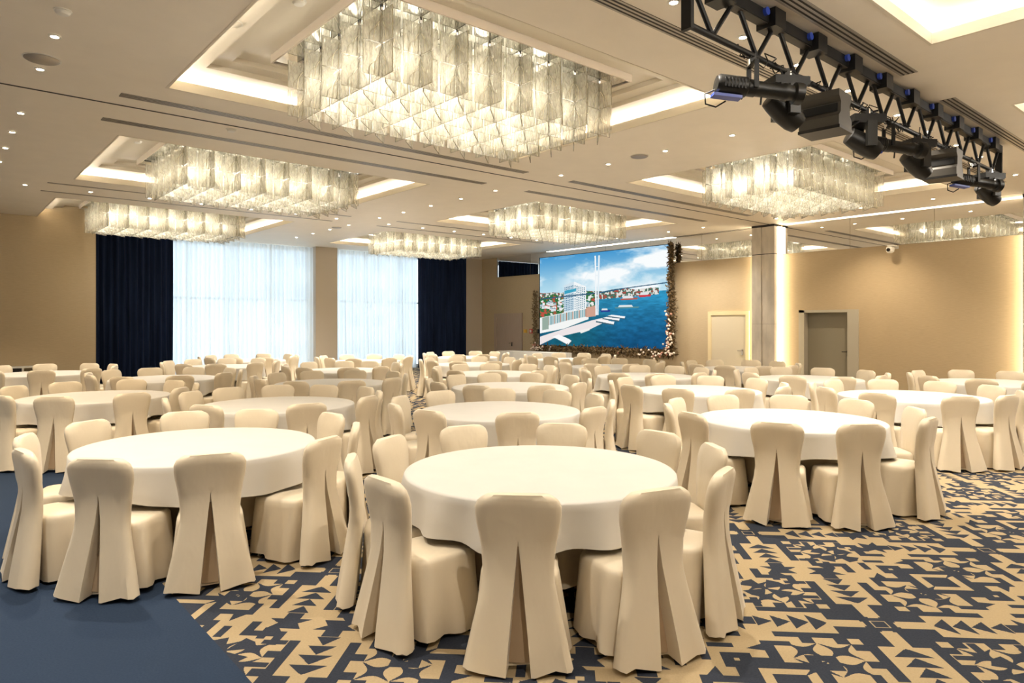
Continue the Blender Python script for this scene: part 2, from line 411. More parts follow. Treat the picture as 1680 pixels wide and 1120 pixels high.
# columns
def column(y0, y1, lab):
    c = thing('stone_column', lab, 'column', (17.62, (y0 + y1) / 2, 0)); c['kind'] = 'structure'
    h = (y1 - y0) / 2
    MB().box(.03, .36, -h + .01, h - .01, .05, 4.46).obj('core', M_GAP, c)
    for z0, z1 in ((.10, 1.754), (1.758, 3.68), (3.70, 4.44)):
        for a, b_ in ((-h, -.05), (.05, h)):
            MB().box(0, .36, a, b_, z0, z1).obj('stone_panel', M_STONE, c)
        MB().box(.02, .36, -.045, .045, z0, z1).obj('recessed_strip', M_STONE, c)
    MB().box(-.004, .37, -h - .004, h + .004, 4.44, 4.5).obj('top_band', M_GAP, c)
    MB().box(.004, .36, -h + .004, h - .004, 3.681, 3.699).obj('dark_joint', M_GAP, c)
    MB().box(-.004, .36, -h - .004, h + .004, 0, .10).obj('plinth', M_GAP, c)
    for s in (-1, 1):
        MB().box(.19, .36, s * h, s * (h + .03), .1, 4.44).obj('led_strip', M_COLLED, c)
column(9.55, 10.22, 'stone-clad column with glowing side strips between the cream and grey doors')
column(3.25, 3.96, 'second stone-clad column with glowing side strip at the far end of the yellow-beige wall')

# doors in the right wall
def door(n, y0, y1, zt, leaf, frame, hy, hm, lab, fw=.07):
    d = struct(bpy.data.objects.new('door_%d' % n, None)); COL.objects.link(d); d['label'] = lab
    MB().box(XW - .03, XW - .005, y0 + fw, y1 - fw, 0.01, zt - fw).obj('door_leaf', leaf, d)
    m = MB(); m.box(XW - .055, XW, y0, y0 + fw, 0, zt); m.box(XW - .055, XW, y1 - fw, y1, 0, zt); m.box(XW - .055, XW, y0 + fw, y1 - fw, zt - fw, zt)
    m.obj('door_frame', frame, d)
    return d
def handle(d, x, y, z, dy, m):
    h = MB(); h.box(x - .012, x, y - .025, y + .025, z - .12, z + .04); h.tube((x, y, z), (x - .06, y, z), .011); h.tube((x - .055, y, z), (x - .055, y + dy, z), .011)
    h.obj('door_handle', m, d)
d = door(1, 20.37, 22.13, 2.19, M_DOORW, M_DOORW, 0, 0, 'pale oak door with a frame beside the screen', .16); handle(d, XW - .03, 21.0, .98, .13, M_CHROME)
d = door(2, 10.50, 11.86, 2.13, M_DOORC, M_DOORF, 0, 0, 'cream door with yellowish frame beside the stone column', .11); handle(d, XW - .03, 10.72, .98, .13, M_CHROME)
d = struct(bpy.data.objects.new('door_3', None)); COL.objects.link(d); d['label'] = 'grey olive door set back in the yellow-beige wall'
MB().box(XW + .22, XW + .26, 7.75, 8.90, 0.01, 2.06).obj('door_leaf', M_DOORG, d)
m_ = MB(); m_.box(XW, XW + .40, 8.90, 9.05, 0, 2.13); m_.box(XW + .10, XW + .40, 7.69, 7.75, 0, 2.13); m_.box(XW, XW + .4, 7.69, 9.05, 2.06, 2.13)
m_.obj('door_frame', M_FRAMEG, d)
MB().box(XW - .02, XW + .2, 7.47, 7.75, 0, 2.13).obj('door_casing', M_FRAMEG, d)
handle(d, XW + .22, 7.83, 1.03, .14, M_BLACK)

# wall fittings
def wallbox(name, y, z, w, h, t, m, lab, cat, m2=None):
    o = thing(name, lab, cat, (XW, y, z)); MB().box(-t, 0, -w / 2, w / 2, -h / 2, h / 2).obj('housing', m, o)
    MB().box(-t - .006, -t, -w / 3.4, w / 3.4, -h / 3.4, h / 3.4).obj('button_plate', m2 or M_WHITE, o)
wallbox('fire_alarm_call_point', 19.86, 1.47, .15, .17, .05, M_RED, 'small red fire alarm call point on wall beside the oak door', 'alarm')
wallbox('yellow_call_point', 20.2, 1.47, .14, .13, .05, M_YELLOW, 'small yellow call point between the oak door and red alarm', 'alarm', M_YELLOW)
wallbox('black_wall_socket', 19.42, 1.47, .12, .16, .05, M_BLACK, 'small black wall box at the edge of the screen', 'socket', M_BLACK2)
o = thing('security_camera', 'white dome video camera on bracket high on the yellow-beige wall', 'camera', (XW, 6.62, 3.6))
MB().box(-.03, 0, -.09, .09, -.01, .07).obj('wall_plate', M_WHITE, o)
MB().box(-.28, -.02, -.07, .07, .04, .07).obj('bracket_arm', M_WHITE, o)
MB().lathe([(.03, .05), (.085, .03), (.095, -.02), (.085, -.08), (.05, -.11)], 18, (-.22, .02, -.01)).obj('camera_body', M_WHITE, o, True)
MB().tube((-.29, .03, -.045), (-.325, .035, -.05), .045, .04, 16).obj('camera_lens', M_BLACK, o)

# ------------------------------------------------------------------ curtains
def curtain(name, x0, x1, y, z0, z1, m, per, amp, lab, seed, top_amp=.7):
    rnd = random.Random(seed); n = int((x1 - x0) / per * 8); rows = [0, .25, .5, .75, 1]
    ph = 0; P = []
    for i in range(n + 1):
        ph += 2 * math.pi / 8 * (0.75 + .5 * rnd.random()); P.append(ph)
    rs = []
    for side in (0, .012):
        for r in rows: rs.append([(x0 + (x1 - x0) * i / n + .012 * math.sin(P[i] * .5 + 3 * r), y + side + amp * (top_amp + (1 - top_amp) * (1 - r)) * math.sin(P[i] + .25 * math.sin(3 * r)) + amp * .4 * math.sin(P[i] * .31 + r), z0 + (z1 - z0) * r) for i in range(n + 1)])
    mb = MB(); mb.rings(rs[:5], 0, False, False, False)
    o = mb.obj(name, m, None, True, angle=80); return tag(o, lab, 'curtain')
curtain('navy_drape', 3.46, 5.80, 23.0, .02, 4.48, M_NAVY, .17, .07, 'dark navy floor-length drape beside the beige side wall', 1)
curtain('navy_drape', 14.75, 17.12, 22.9, .02, 4.48, M_NAVY, .17, .07, 'dark navy floor-length drape near the room corner by the oak door', 2)
curtain('sheer_curtain', 5.70, 10.46, 23.18, .02, 4.48, M_SHEER, .15, .065, 'white sheer curtain over the window beside the wide dark drape', 3)
curtain('sheer_curtain', 11.33, 14.85, 23.18, .02, 4.48, M_SHEER, .15, .065, 'white sheer curtain over the window between beige pier and drape', 4)
# buildings faintly seen through the sheers
def block(x, y, w, dpt, h, lab, nx, nz):
    b = thing('far_building', lab, 'building', (x, y, -14))
    MB().box(-w / 2, w / 2, 0, dpt, 0, h).obj('facade', M_BLD, b)
    me = MB().box(-.8, .8, -.12, 0, 0, 1.5).mesh('far_window', M_BLDW)
    for i in range(nx):
        for k in range(nz): link('far_window', me, b, (-w / 2 + (i + .5) * w / nx, 0, 2 + k * (h - 3) / nz))
M_BLD = mat('pale_render', (0.78, 0.80, 0.82), 0.9); M_BLDW = mat('building_window', (0.42, 0.47, 0.52), 0.3)
block(38, 76, 20, 12, 40, 'pale apartment tower dimly seen through the sheer by the pier', 6, 11)
block(13, 80, 14, 12, 16, 'low pale building dimly seen through the sheer beside the drape', 4, 4)

# ------------------------------------------------------------------ LED screen
def screen_image():
    W, H = 992, 528
    u = (np.arange(W) + .5) / W; v = (np.arange(H) + .5) / H
    U, V = np.meshgrid(u, v)           # v grows downward
    rng = np.random.RandomState(3)
    def noise(sx, sy, oct=5):
        out = np.zeros((H, W)); a = 1; tot = 0
        for o in range(oct):
            gx, gy = max(2, int(sx * 2 ** o)), max(2, int(sy * 2 ** o)); g = rng.rand(gy + 2, gx + 2)
            xx = U * gx; yy = V * gy; xi = xx.astype(int); yi = yy.astype(int); fx = xx - xi; fy = yy - yi
            fx = fx * fx * (3 - 2 * fx); fy = fy * fy * (3 - 2 * fy)
            out += a * ((g[yi, xi] * (1 - fx) + g[yi, xi + 1] * fx) * (1 - fy) + (g[yi + 1, xi] * (1 - fx) + g[yi + 1, xi + 1] * fx) * fy); tot += a; a *= .55
        return out / tot
    c = lambda *a: np.array(a, float) / 255
    sky = c(70, 150, 205) * (1 - V[..., None] / .55) + c(190, 224, 236) * (V[..., None] / .55)
    cl = noise(5, 6); band = np.exp(-((V - (.47 - .30 * U)) / .14) ** 2)
    a = np.clip((cl + .42 * band + .12 * np.clip((V - .25) * 4, 0, 1) * (U > .3) - .53) * 3.4, 0, 1) * np.clip((U - .12) * 4, .0, 1); a = np.maximum(a, np.clip((cl - .60) * 4, 0, 1) * (U < .15))
    img = sky * (1 - a[..., None]) + c(246, 249, 250) * a[..., None]
    hz = .54 + .02 * np.sin(U * 9)
    sea = c(52, 152, 196) + (c(20, 78, 122) - c(52, 152, 196)) * np.clip((V[..., None] - .55) / .45, 0, 1)
    sea = sea * (1 - .55 * np.exp(-((U - .25) / .28) ** 2 - ((V - .9) / .3) ** 2))[..., None] + c(30, 110, 105) * (.55 * np.exp(-((U - .25) / .28) ** 2 - ((V - .9) / .3) ** 2))[..., None]
    wv = noise(26, 60, 3); sea = sea * (.82 + .36 * wv[..., None])
    img = np.where((V > .545)[..., None], sea, img)
    def P(pts, col, al=1.0):
        k = poly_mask(U, V, pts); img[k] = img[k] * (1 - al) + c(*col) * al
    # distant hill town on the far shore
    top = .505 + .03 * noise(9, 2)
    k = (V > top) & (V < .60 - .03 * np.clip((U - .5) * 2, -1, 1)) & (U < .93)
    town = c(70, 110, 95) + np.zeros_like(img); nn = noise(70, 60, 2); town[nn > .56] = c(225, 220, 215); town[nn < .36] = c(170, 80, 70); img[k] = town[k]
    # near hill with trees and houses at the shore side
    k = (V > .545 + .02 * np.sin(U * 40)) & (V < .86 - .18 * U) & (U < .47)
    t2 = c(52, 112, 66) + np.zeros_like(img); n3 = noise(40, 40, 2); t2[n3 > .60] = c(232, 232, 228); t2[n3 < .33] = c(185, 84, 66); img[k] = t2[k]
    for i in range(46):
        x = rng.rand() * .42; y = .58 + rng.rand() * .13; w = .012 + .02 * rng.rand(); h = .02 + .02 * rng.rand()
        P([(x, y), (x + w, y), (x + w, y + h), (x, y + h)], [(236, 236, 232), (214, 220, 224), (176, 190, 200)][i % 3])
        P([(x - .003, y), (x + w / 2, y - .014), (x + w + .003, y)], [(190, 80, 62), (90, 120, 140), (44, 130, 140)][(i * 7) % 3])
    # hotel tower
    P([(.215, .435), (.30, .405), (.30, .76), (.215, .76)], (205, 222, 232)); P([(.30, .405), (.40, .455), (.40, .735), (.30, .76)], (240, 243, 244))
    for r in range(12):
        for q in range(6):
            x = .221 + q * .0132; y = .455 + r * .024 - q * .0035; P([(x, y), (x + .008, y), (x + .008, y + .013), (x, y + .013)], (70, 120, 150))
            x = .306 + q * .0155; y = .440 + r * .0235 + q * .006; P([(x, y), (x + .009, y), (x + .009, y + .013), (x, y + .013)], (96, 140, 160))
    P([(.22, .50), (.32, .475), (.32, .515), (.22, .54)], (60, 160, 190))
    # low white hotel along the quay
    P([(.0, .80), (.20, .755), (.42, .70), (.42, .82), (.22, .89), (.0, .93)], (240, 242, 240))
    for q in range(26):
        x = .075 + q * .0133; y = .79 - (q * .0133) * .23; P([(x, y), (x + .008, y - .002), (x + .008, y + .075), (x, y + .08)], (92, 150, 160) if q % 4 else (150, 110, 90))
    P([(.02, .80), (.08, .785), (.08, .895), (.02, .905)], (150, 170, 158)); P([(.40, .70), (.48, .67), (.48, .79), (.40, .80)], (205, 160, 140))
    # quay and piers
    P([(.0, .955), (.26, .88), (.56, .80), (.60, .82), (.42, .90), (.16, .955), (.0, 1.0)], (234, 226, 226))
    P([(.11, .955), (.17, .935), (.28, .975), (.25, .995)], (246, 246, 246)); P([(.25, .995), (.28, .975), (.28, .985), (.25, 1.0)], (60, 90, 100))
    for y, x0, x1 in ((.805, .57, .70), (.825, .53, .66), (.85, .48, .62)):
        P([(x0, y - .016), (x0 + .03, y - .026), (x1, y - .010), (x1 - .005, y + .008)], (245, 245, 245)); P([(x0, y - .016), (x1 - .005, y + .008), (x1 - .005, y + .016), (x0, y - .006)], (70, 100, 115))
    P([(.34, .905), (.43, .885), (.43, .90), (.36, .925)], (238, 236, 232))
    # ships
    for x, y, w, col in ((.66, .60, .13, (178, 92, 78)), (.79, .575, .09, (205, 60, 70)), (.62, .70, .18, (88, 140, 150)), (.51, .735, .08, (44, 60, 140))):
        P([(x, y), (x + w, y - .004), (x + w * .95, y + .016), (x + .01, y + .018)], col); P([(x + w * .2, y - .022), (x + w * .7, y - .022), (x + w * .75, y), (x + w * .15, y)], (220, 226, 228))
    # bridge: deck, cables, twin pylon
    for i in range(16):
        x1 = .60 + i * .028; t = .10 + i * .006
        P([(.485, .075 + i * .018), (.487, .075 + i * .018), (x1 + .10, .20 + .30 * (i / 16.) + t * .4), (x1 + .098, .20 + .30 * (i / 16.) + t * .4)], (236, 244, 248), .55)
        P([(.478, .075 + i * .018), (.480, .075 + i * .018), (.18 - i * .004 + .16, .535), (.178 - i * .004 + .16, .535)], (200, 226, 240), .18)
    P([(0, .572), (.5, .535), (1, .455), (1, .468), (.5, .547), (0, .582)], (52, 92, 120))
    P([(.468, .05), (.480, .05), (.487, .78), (.475, .78)], (238, 243, 246)); P([(.497, .05), (.510, .05), (.500, .78), (.488, .78)], (226, 236, 242))
    for y in (.20, .33): P([(.475, y), (.50, y), (.50, y + .012), (.475, y + .012)], (230, 238, 242))
    src = np.interp(v, [0, .30, .355, .40, .50, .62, .72, .92, 1], [0, .41, .455, .515, .60, .74, .83, .965, 1]); img = img[np.clip((src * H).astype(int), 0, H - 1)]
    return np.clip(img, 0, 1)
im_screen = make_image('harbour_picture', screen_image(), True)
def screen_mat():
    m = bpy.data.materials.new('lit_screen'); m.use_nodes = True; nt = m.node_tree; nt.nodes.clear(); N = nt.nodes.new; L = nt.links.new
    o = N('ShaderNodeOutputMaterial'); e = N('ShaderNodeEmission'); im = N('ShaderNodeTexImage'); im.image = im_screen; uv = N('ShaderNodeTexCoord')
    L(uv.outputs['UV'], im.inputs[0]); L(im.outputs[0], e.inputs[0]); e.inputs[1].default_value = 0.45; L(e.outputs[0], o.inputs[0]); return m
M_SCREEN = screen_mat()
SY0, SY1, SZ0, SZ1 = 13.2, 19.3, .92, 4.30
s_ = thing('led_video_wall', 'large lit video wall showing a harbour with bridge and white hotel', 'screen', (17.9, (SY0 + SY1) / 2, SZ0))
hw = (SY1 - SY0) / 2; hh = SZ1 - SZ0
MB().box(.01, .10, -hw, hw, 0, hh).obj('screen_cabinet', M_BLACK, s_)
me = bpy.data.meshes.new('screen_picture'); me.from_pydata([(0, hw - .03, .03), (0, -hw + .03, .03), (0, -hw + .03, hh - .02), (0, hw - .03, hh - .02)], [], [(0, 1, 2, 3)])
uvl = me.uv_layers.new(name='UVMap')
for k, uv in enumerate(((0, 0), (1, 0), (1, 1), (0, 1))): uvl.data[k].uv = uv
me.materials.append(M_SCREEN); link('screen_picture', me, s_, (.004, 0, 0))
MB().box(-.004, .01, -hw, hw, 0, .03).box(-.004, .01, -hw, -hw + .03, .03, hh).box(-.004, .01, hw - .03, hw, .03, hh).obj('screen_bezel', M_BLACK, s_)
# dried garland around the screen
rnd = random.Random(11)
def leaf(mb, p, L, d):
    d = Vector(d).normalized(); s = d.orthogonal().normalized(); s = (Matrix.Rotation(rnd.random() * 6.3, 3, d) @ s) * L * .16; p = Vector(p); n = d.cross(s).normalized() * L * .06
    q = [p, p + d * L * .5 + s + n, p + d * L, p + d * L * .5 - s + n]; q = [Vector((min(v.x, .06), v.y, v.z)) for v in q]; mb.add(q, [(0, 1, 2, 3)])
bm_ = MB().lathe([(.004, -.03), (.03, -.015), (.036, .005), (.018, .028), (.003, .032)], 8).mesh('blossom', M_BLOSSOM, True)
bm2 = MB().lathe([(.004, -.03), (.028, -.015), (.034, .005), (.018, .028), (.003, .032)], 8).mesh('blossom', M_PINKB, True)
def garland(loc, n, spot, nb_, bspot, lab):
    gar = thing('flower_garland', lab, 'garland', loc, 0, 'dried garlands round the video wall'); mb = MB()
    for k in range(n):
        p, L = spot(); leaf(mb, p, L * (.5 + rnd.random() * .6), (rnd.gauss(-.2, .6), rnd.gauss(0, 1), rnd.gauss(0, 1)))
    tag(mb.obj('foliage', M_FOL, gar), kind='stuff')
    for k in range(nb_): link('blossom', bm_ if k % 4 else bm2, gar, bspot(), (rnd.random() * 3, rnd.random() * 3, 0))
garland((17.82, 13.1, .82), 2500, lambda: ((rnd.gauss(-.02, .035), rnd.uniform(-.15, 6.3), rnd.gauss(.0, .05)), .16), 40,
        lambda: (-.11 - rnd.random() * .05, abs(rnd.gauss(0, .9)) - .1 if rnd.random() < .7 else 6.2 - abs(rnd.gauss(0, .4)), rnd.gauss(-.02, .07)), 'dried brown garland with pale flowers along the bottom of the video wall')
def side():
    z = rnd.uniform(0, 3.5); return (rnd.gauss(-.02, .035), rnd.gauss(0, max(.03, .075 - .014 * z)), z), .14
garland((17.82, 13.1, .82), 2100, side, 48, lambda: (-.11 - rnd.random() * .05, rnd.gauss(0, .10), abs(rnd.gauss(0, .6))), 'dried brown garland with pale flowers down the column side of the video wall')
garland((17.82, 19.42, .82), 800, lambda: ((rnd.gauss(-.02, .03), rnd.gauss(0, .05), rnd.uniform(0, 2.2)), .12), 24, lambda: (-.10 - rnd.random() * .05, rnd.gauss(-.1, .12), abs(rnd.gauss(0, .14)) - .05), 'short dried garland on the oak-door side of the video wall')

# ------------------------------------------------------------------ chandeliers
def plate_mesh(seed, w=.40, h=.305, t=.010):
    rnd = random.Random(seed); mb = MB(); a, b_, c = w / 2, h, t / 2
    mb.add([(-a, -c, 0), (a, -c, 0), (a, -c, b_), (-a, -c, b_)], [(0, 1, 2, 3)], 0)
    mb.add([(-a, c, 0), (a, c, 0), (a, c, b_), (-a, c, b_)], [(3, 2, 1, 0)], 0)
    mb.add([(-a, -c, 0), (a, -c, 0), (a, c, 0), (-a, c, 0)], [(3, 2, 1, 0)], 1); mb.add([(-a, -c, b_), (a, -c, b_), (a, c, b_), (-a, c, b_)], [(0, 1, 2, 3)], 1)
    for x in (-a, a): mb.add([(x, -c, 0), (x, c, 0), (x, c, b_), (x, -c, b_)], [(0, 1, 2, 3)], 1)
    for s in (-1, 1):                                   # raised leaf ribs cast into both faces
        for q in range(3):
            x0 = s * (.03 + .058 * q) + rnd.uniform(-.008, .008); top = h * (.94 - .2 * q) * rnd.uniform(.9, 1); pts = []
            for k in range(7):
                u = k / 6; pts.append((x0 * (1 - .75 * u ** 2.2) + .006 * math.sin(5 * u + q), top * u * .98 + .004))
            wr = .0028
            for y in (-c - .0022, c + .0022):
                vs = []; 
                for (x, z) in pts: vs += [(x - wr, y, z), (x + wr, y, z)]
                mb.add(vs, [(2 * k, 2 * k + 1, 2 * k + 3, 2 * k + 2) for k in range(6)], 2 if (q + (s > 0)) % 2 else 1)
    return mb.mesh('glass_plate', [M_GLASS, M_GEDGE, M_GRIB])
PLM = [plate_mesh(s) for s in (1, 2)]; PLD = [plate_mesh(s, .36) for s in (3, 4)]
ROD = None
_unused = None #([(.004, -.05), (.020, -.045), (.024, -.02), (.018, .01), (.008, .03), (.008, .05)], 8).mesh('bulb', M_BULB, True)
def chandelier(cx, cy, lab):
    t = thing('glass_chandelier', lab, 'chandelier', (cx, cy, 4.10), 0, 'cast glass chandeliers in the ceiling coffers')
    ZP = .66
    MB().box(-1.78, 1.78, -1.12, 1.12, ZP, ZP + .015).obj('mirror_plate', M_PLATE, t)
    mb = MB(); ring(mb, -1.81, 1.81, -1.15, 1.15, .02, ZP - .015, ZP + .085)
    mb.obj('plate_frame', M_WALLG, t)
    rods = MB()
    for i in range(8):
        for j in range(5):
            x, y = (i - 3.5) * .435, (j - 2) * .435
            rods.tube((x, y, .0), (x, y, ZP), .004, n=5); rods.tube((x, y, ZP - .03), (x, y, ZP), .016, .02, 6); rods.lathe([(.002, -.014), (.012, -.006), (.012, .006), (.002, .014)], 6, (x, y, .317))
            for tier in (0, 1):
                z = .0 + tier * .318
                link('glass_plate', PLM[(i + j + tier) % 2], t, (x, y, z))
                link('glass_plate', PLM[(i + j + tier + 1) % 2], t, (x, y, z), (0, 0, R(90)))
                link('glass_plate', PLD[(i + tier) % 2], t, (x + .2175, y + .2175, z), (0, 0, R(45)))
    tag(rods.obj('hanger_rods', M_CHROME, t), kind='stuff')
    ld = bpy.data.lights.new('chandelier_lamp', 'POINT'); ld.energy = P_BULB; ld.color = WARM2; ld.shadow_soft_size = .10
    for i in range(7):
        for j in range(4):
            l = bpy.data.objects.new('chandelier_lamp', ld); COL.objects.link(l); l.parent = t; l.location = ((i - 3.5) * .435 + .10, (j - 2) * .435 + .2175, .38 if (i + j) % 2 else .22)
CH = {(0, 1): 'biggest in view glass plate chandelier, nearest the camera in the first coffer', (0, 2): 'glass plate chandelier in the second coffer from the camera on the curtain side',
      (0, 3): 'glass plate chandelier hanging in front of the wide navy drape', (1, 1): 'glass plate chandelier between the lighting truss and stone column',
      (1, 2): 'glass plate chandelier hanging before the top of the video wall', (1, 3): 'farthest glass plate chandelier before the narrower sheer window'}
for k, lab in CH.items():
    x0, x1, y0, y1 = COFF[k]; chandelier((x0 + x1) / 2, (y0 + y1) / 2 - .05, lab)

ldx = bpy.data.lights.new('fill_lamp', 'POINT'); ldx.energy = 13; ldx.color = WARM2; ldx.shadow_soft_size = .12  # fill lamps added out of view
for cx in (4.8, 12.95):
    for i in range(4):
        for j in range(2):
            l = bpy.data.objects.new('fill_lamp', ldx); COL.objects.link(l); l.location = (cx + (i - 1.5) * .9, .4 + (j - .5) * 1.0, 4.3)
for i in range(3):
    l = bpy.data.objects.new('fill_lamp', ldx); COL.objects.link(l); l.location = (-2.5, 1 + 4 * i, 4.3)  # more added fill
# ------------------------------------------------------------------ ceiling fittings
LENS = MB().lathe([(.002, 0), (.030, .0), (.034, .006), (.03, .012)], 14).mesh('lens', M_LENS)
TRIM = MB().lathe([(.036, -.002), (.052, -.002), (.054, .010), (.036, .010), (.036, -.002)], 16, cap=False).mesh('trim_ring', M_WHITE)
SPOT = bpy.data.lights.new('downlight_beam', 'SPOT'); SPOT.energy = P_DOWN; SPOT.color = WARM; SPOT.spot_size = R(115); SPOT.spot_blend = .9; SPOT.shadow_soft_size = .04
SPOTY = SPOT.copy(); SPOTY.color = (1.0, .80, .56)
def downlight(x, y, lab, beam=True, lamp=SPOT):
    t = thing('recessed_downlight', lab, 'ceiling light', (x, y, ZC - .012), 0, 'recessed ceiling downlights')
    link('trim_ring', TRIM, t); link('lens', LENS, t)
    if beam:
        l = bpy.data.objects.new('downlight_beam', lamp); COL.objects.link(l); l.parent = t; l.location = (0, 0, -.02)
rowA = [5.45, 6.63, 7.82, 8.97, 10.88, 12.07, 13.25, 14.45, 15.61, 17.3, 18.48, 19.62, 20.83]
for k, y in enumerate(rowA): downlight(8.86, y, f'small glowing downlight, {ORD[k]} from camera in the row between the coffer banks', k % 2 == 0 or y > 17)
rowB = [7.77, 8.87, 10.88, 12.04, 13.19, 14.36, 17.3, 18.5]
for k, y in enumerate(rowB): downlight(.92, y, f'small glowing downlight, {ORD[k]} from camera in the row over the plain carpet side', k % 2 == 0, SPOTY)
rowC = [1.46, 2.57, 3.68, 4.75, 5.87, 6.97, 8.07, 9.62, 10.72, 11.82, 12.92, 14.03, 15.13]
for k, x in enumerate(rowC): downlight(x, 16.44, f'small glowing downlight, {ORD[k]} from beige wall in the row before the far coffers', k % 3 == 1 or k > 10)
rowD = [4.82, 5.91, 6.98, 8.2, 9.65, 10.8, 11.96, 13.1, 15.16]
for k, x in enumerate(rowD): downlight(x, 3.52, f'small glowing downlight, {ORD[k]} from camera in the row along the lighting truss', k % 2 == 0)
rowE = [5.37, 6.9, 8.1, 9.0, 11.2, 12.4, 14.4]
for k, y in enumerate(rowE): downlight(16.72, y, f'small glowing downlight, {ORD[k]} from truss end in the row before the door wall', k % 3 == 1 or y > 10, SPOTY if y < 10 else SPOT)
for x, y in ((-2, 3), (-2, 7), (-2, 11), (-2, 15), (1, 0), (-2, -1), (9, -1), (9, 1), (.92, 4.2), (.92, 6.6)):
    l = bpy.data.objects.new('downlight_beam', SPOT); COL.objects.link(l); l.location = (x, y, ZC - .03)  # unseen beams without fittings, kept only for the light they add

def vent(x0, x1, y, n, lab, w=.16):
    t = thing('linear_air_vent', lab, 'vent', ((x0 + x1) / 2, y, ZC), 0, 'slot air vents in the ceiling'); L = (x1 - x0) / 2
    MB().box(-L, L, -w / 2, w / 2, -.003, 0).obj('dark_back', M_GAP, t)
    g = w / (2 * n + 1); me = MB().box(-L, L, 0, g, -.006, -.002).mesh('slat', M_SLAT)
    for k in range(n + 1): link('slat', me, t, (0, -w / 2 + 2 * k * g, 0))
vent(1.75, 8.25, 9.25, 3, 'long slot air vent beside the nearest coffer, next to the ceiling joint')
vent(1.77, 8.27, 10.5, 3, 'long slot air vent between ceiling joint and second coffer, curtain side')
vent(9.4, 15.85, 9.25, 3, 'long slot air vent beside the coffer nearest the stone column')
vent(9.4, 15.8, 10.53, 3, 'long slot air vent between ceiling joint and the video-wall coffer')
vent(1.77, 8.22, 15.93, 1, 'thin slot air vent behind the second coffer, curtain side', .08)
vent(1.77, 8.2, 16.97, 1, 'thin slot air vent in front of the drape coffer', .08)
vent(9.55, 15.9, 15.9, 1, 'thin slot air vent behind the video-wall coffer', .08)
vent(9.55, 15.9, 16.97, 1, 'thin slot air vent in front of the farthest coffer', .08)
vent(1.6, 9.0, 3.88, 3, 'triple slot air vent between nearest chandelier and lighting truss')
vent(1.6, 8.18, 2.86, 3, 'triple slot air vent between lighting truss and corner coffer', .17)
vent(9.45, 15.85, 2.88, 3, 'triple slot air vent beyond the truss toward the door wall', .17)
vent(9.55, 15.85, 3.9, 3, 'triple slot air vent behind the hanging spotlights near the truss end')
def disc(name, x, y, r, m, lab, cat, z=ZC, hgt=.02):
    t = thing(name, lab, cat, (x, y, z)); MB().lathe([(r, 0), (r, -hgt * .5), (r * .9, -hgt), (.002, -hgt)], 28).obj('grille', m, t, True)
    MB().lathe([(r * 1.08, 0), (r * 1.08, -.006), (r, -.006), (r, 0)], 28, cap=False).obj('rim', M_WHITE, t, True)
disc('ceiling_speaker', .9, 8.53, .16, M_SLAT, 'round ceiling speaker between two downlights on the plain carpet side', 'speaker')
disc('ceiling_speaker', 8.84, 7.13, .14, M_SLAT, 'round ceiling speaker in the downlight row between the coffers', 'speaker')
disc('ceiling_speaker', 8.84, 18.0, .14, M_SLAT, 'small far round ceiling speaker before the sheer windows', 'speaker')
def smoke(x, y, z, lab):
    t = thing('smoke_detector', lab, 'detector', (x, y, z)); MB().lathe([(.06, 0), (.06, -.02), (.045, -.035), (.002, -.04)], 18).obj('housing', M_WHITE, t, True)
    MB().lathe([(.072, 0), (.072, -.008), (.05, -.01), (.002, -.01)], 18).obj('base_ring', M_WHITE, t)
smoke(2.66, 6.2, ZC + .30, 'white smoke detector inside the nearest coffer'); smoke(2.66, 12.7, ZC + .30, 'white smoke detector inside the second coffer, curtain side')
smoke(.9, 7.1, ZC, 'white smoke detector beside the first big downlight'); smoke(3.25, 9.88, ZC, 'flush white sprinkler plate near the ceiling joint')
disc('round_access_plate', 2.28, 6.9, .09, M_COFF, 'round cover plate in the bright border of the nearest coffer', 'cover plate', ZC + .22, .012)

# ------------------------------------------------------------------ lighting truss and its lamps
TYc = 3.10; TX0, TX1, ZT, ZB = 4.42, 12.45, 4.42, 4.05
tr = thing('lighting_truss', 'long black ladder truss hung under the ceiling carrying stage lamps', 'truss', (TX0, TYc, ZB)); LT = TX1 - TX0
MB().tube((0, 0, 0), (LT, 0, 0), .026, n=12).obj('bottom_tube', M_BLACK, tr, True)
MB().box(0, LT, -.05, .05, ZT - ZB - .05, ZT - ZB + .05).obj('top_rail', M_BLACK, tr)
MB().box(.02, LT - .02, -.04, .04, ZT - ZB - .056, ZT - ZB - .051).obj('rail_underside', M_BROWN, tr)
nb = 12; st = LT / nb
for k in range(nb):
    for a, b_ in ((k * st + .06, (k + .5) * st), ((k + 1) * st - .06, (k + .5) * st)):
        d0 = Vector((a, 0, ZT - ZB - .04)); d1 = Vector((b_, 0, .0)); MB().tube(d0, d1, .021, n=8).obj('brace', M_BLACK, tr, True)
for x in (-.02, LT - .02): MB().box(x, x + .04, -.045, .045, -.04, ZT - ZB + .05).obj('end_plate', M_BLACK, tr)
cb = MB().box(-.09, .09, -.09, .09, -.09, .07).mesh('power_box', M_BLACK2); sk = MB().tube((0, -.12, .02), (0, -.09, .02), .035, n=12).mesh('blue_socket', M_BLUE, True)
for k in range(10):
    x = .42 + k * .79; b_ = link('power_box', cb, tr, (x, -.02, ZT - ZB)); link('blue_socket', sk, b_, (-.16, .06, 0)); 
    MB().tube((x + .02, 0, ZT - ZB), (x + .02, 0, 4.5 - ZB), .014, n=6).obj('ceiling_hanger', M_BLACK, tr)
rnd = random.Random(5); mb = MB()
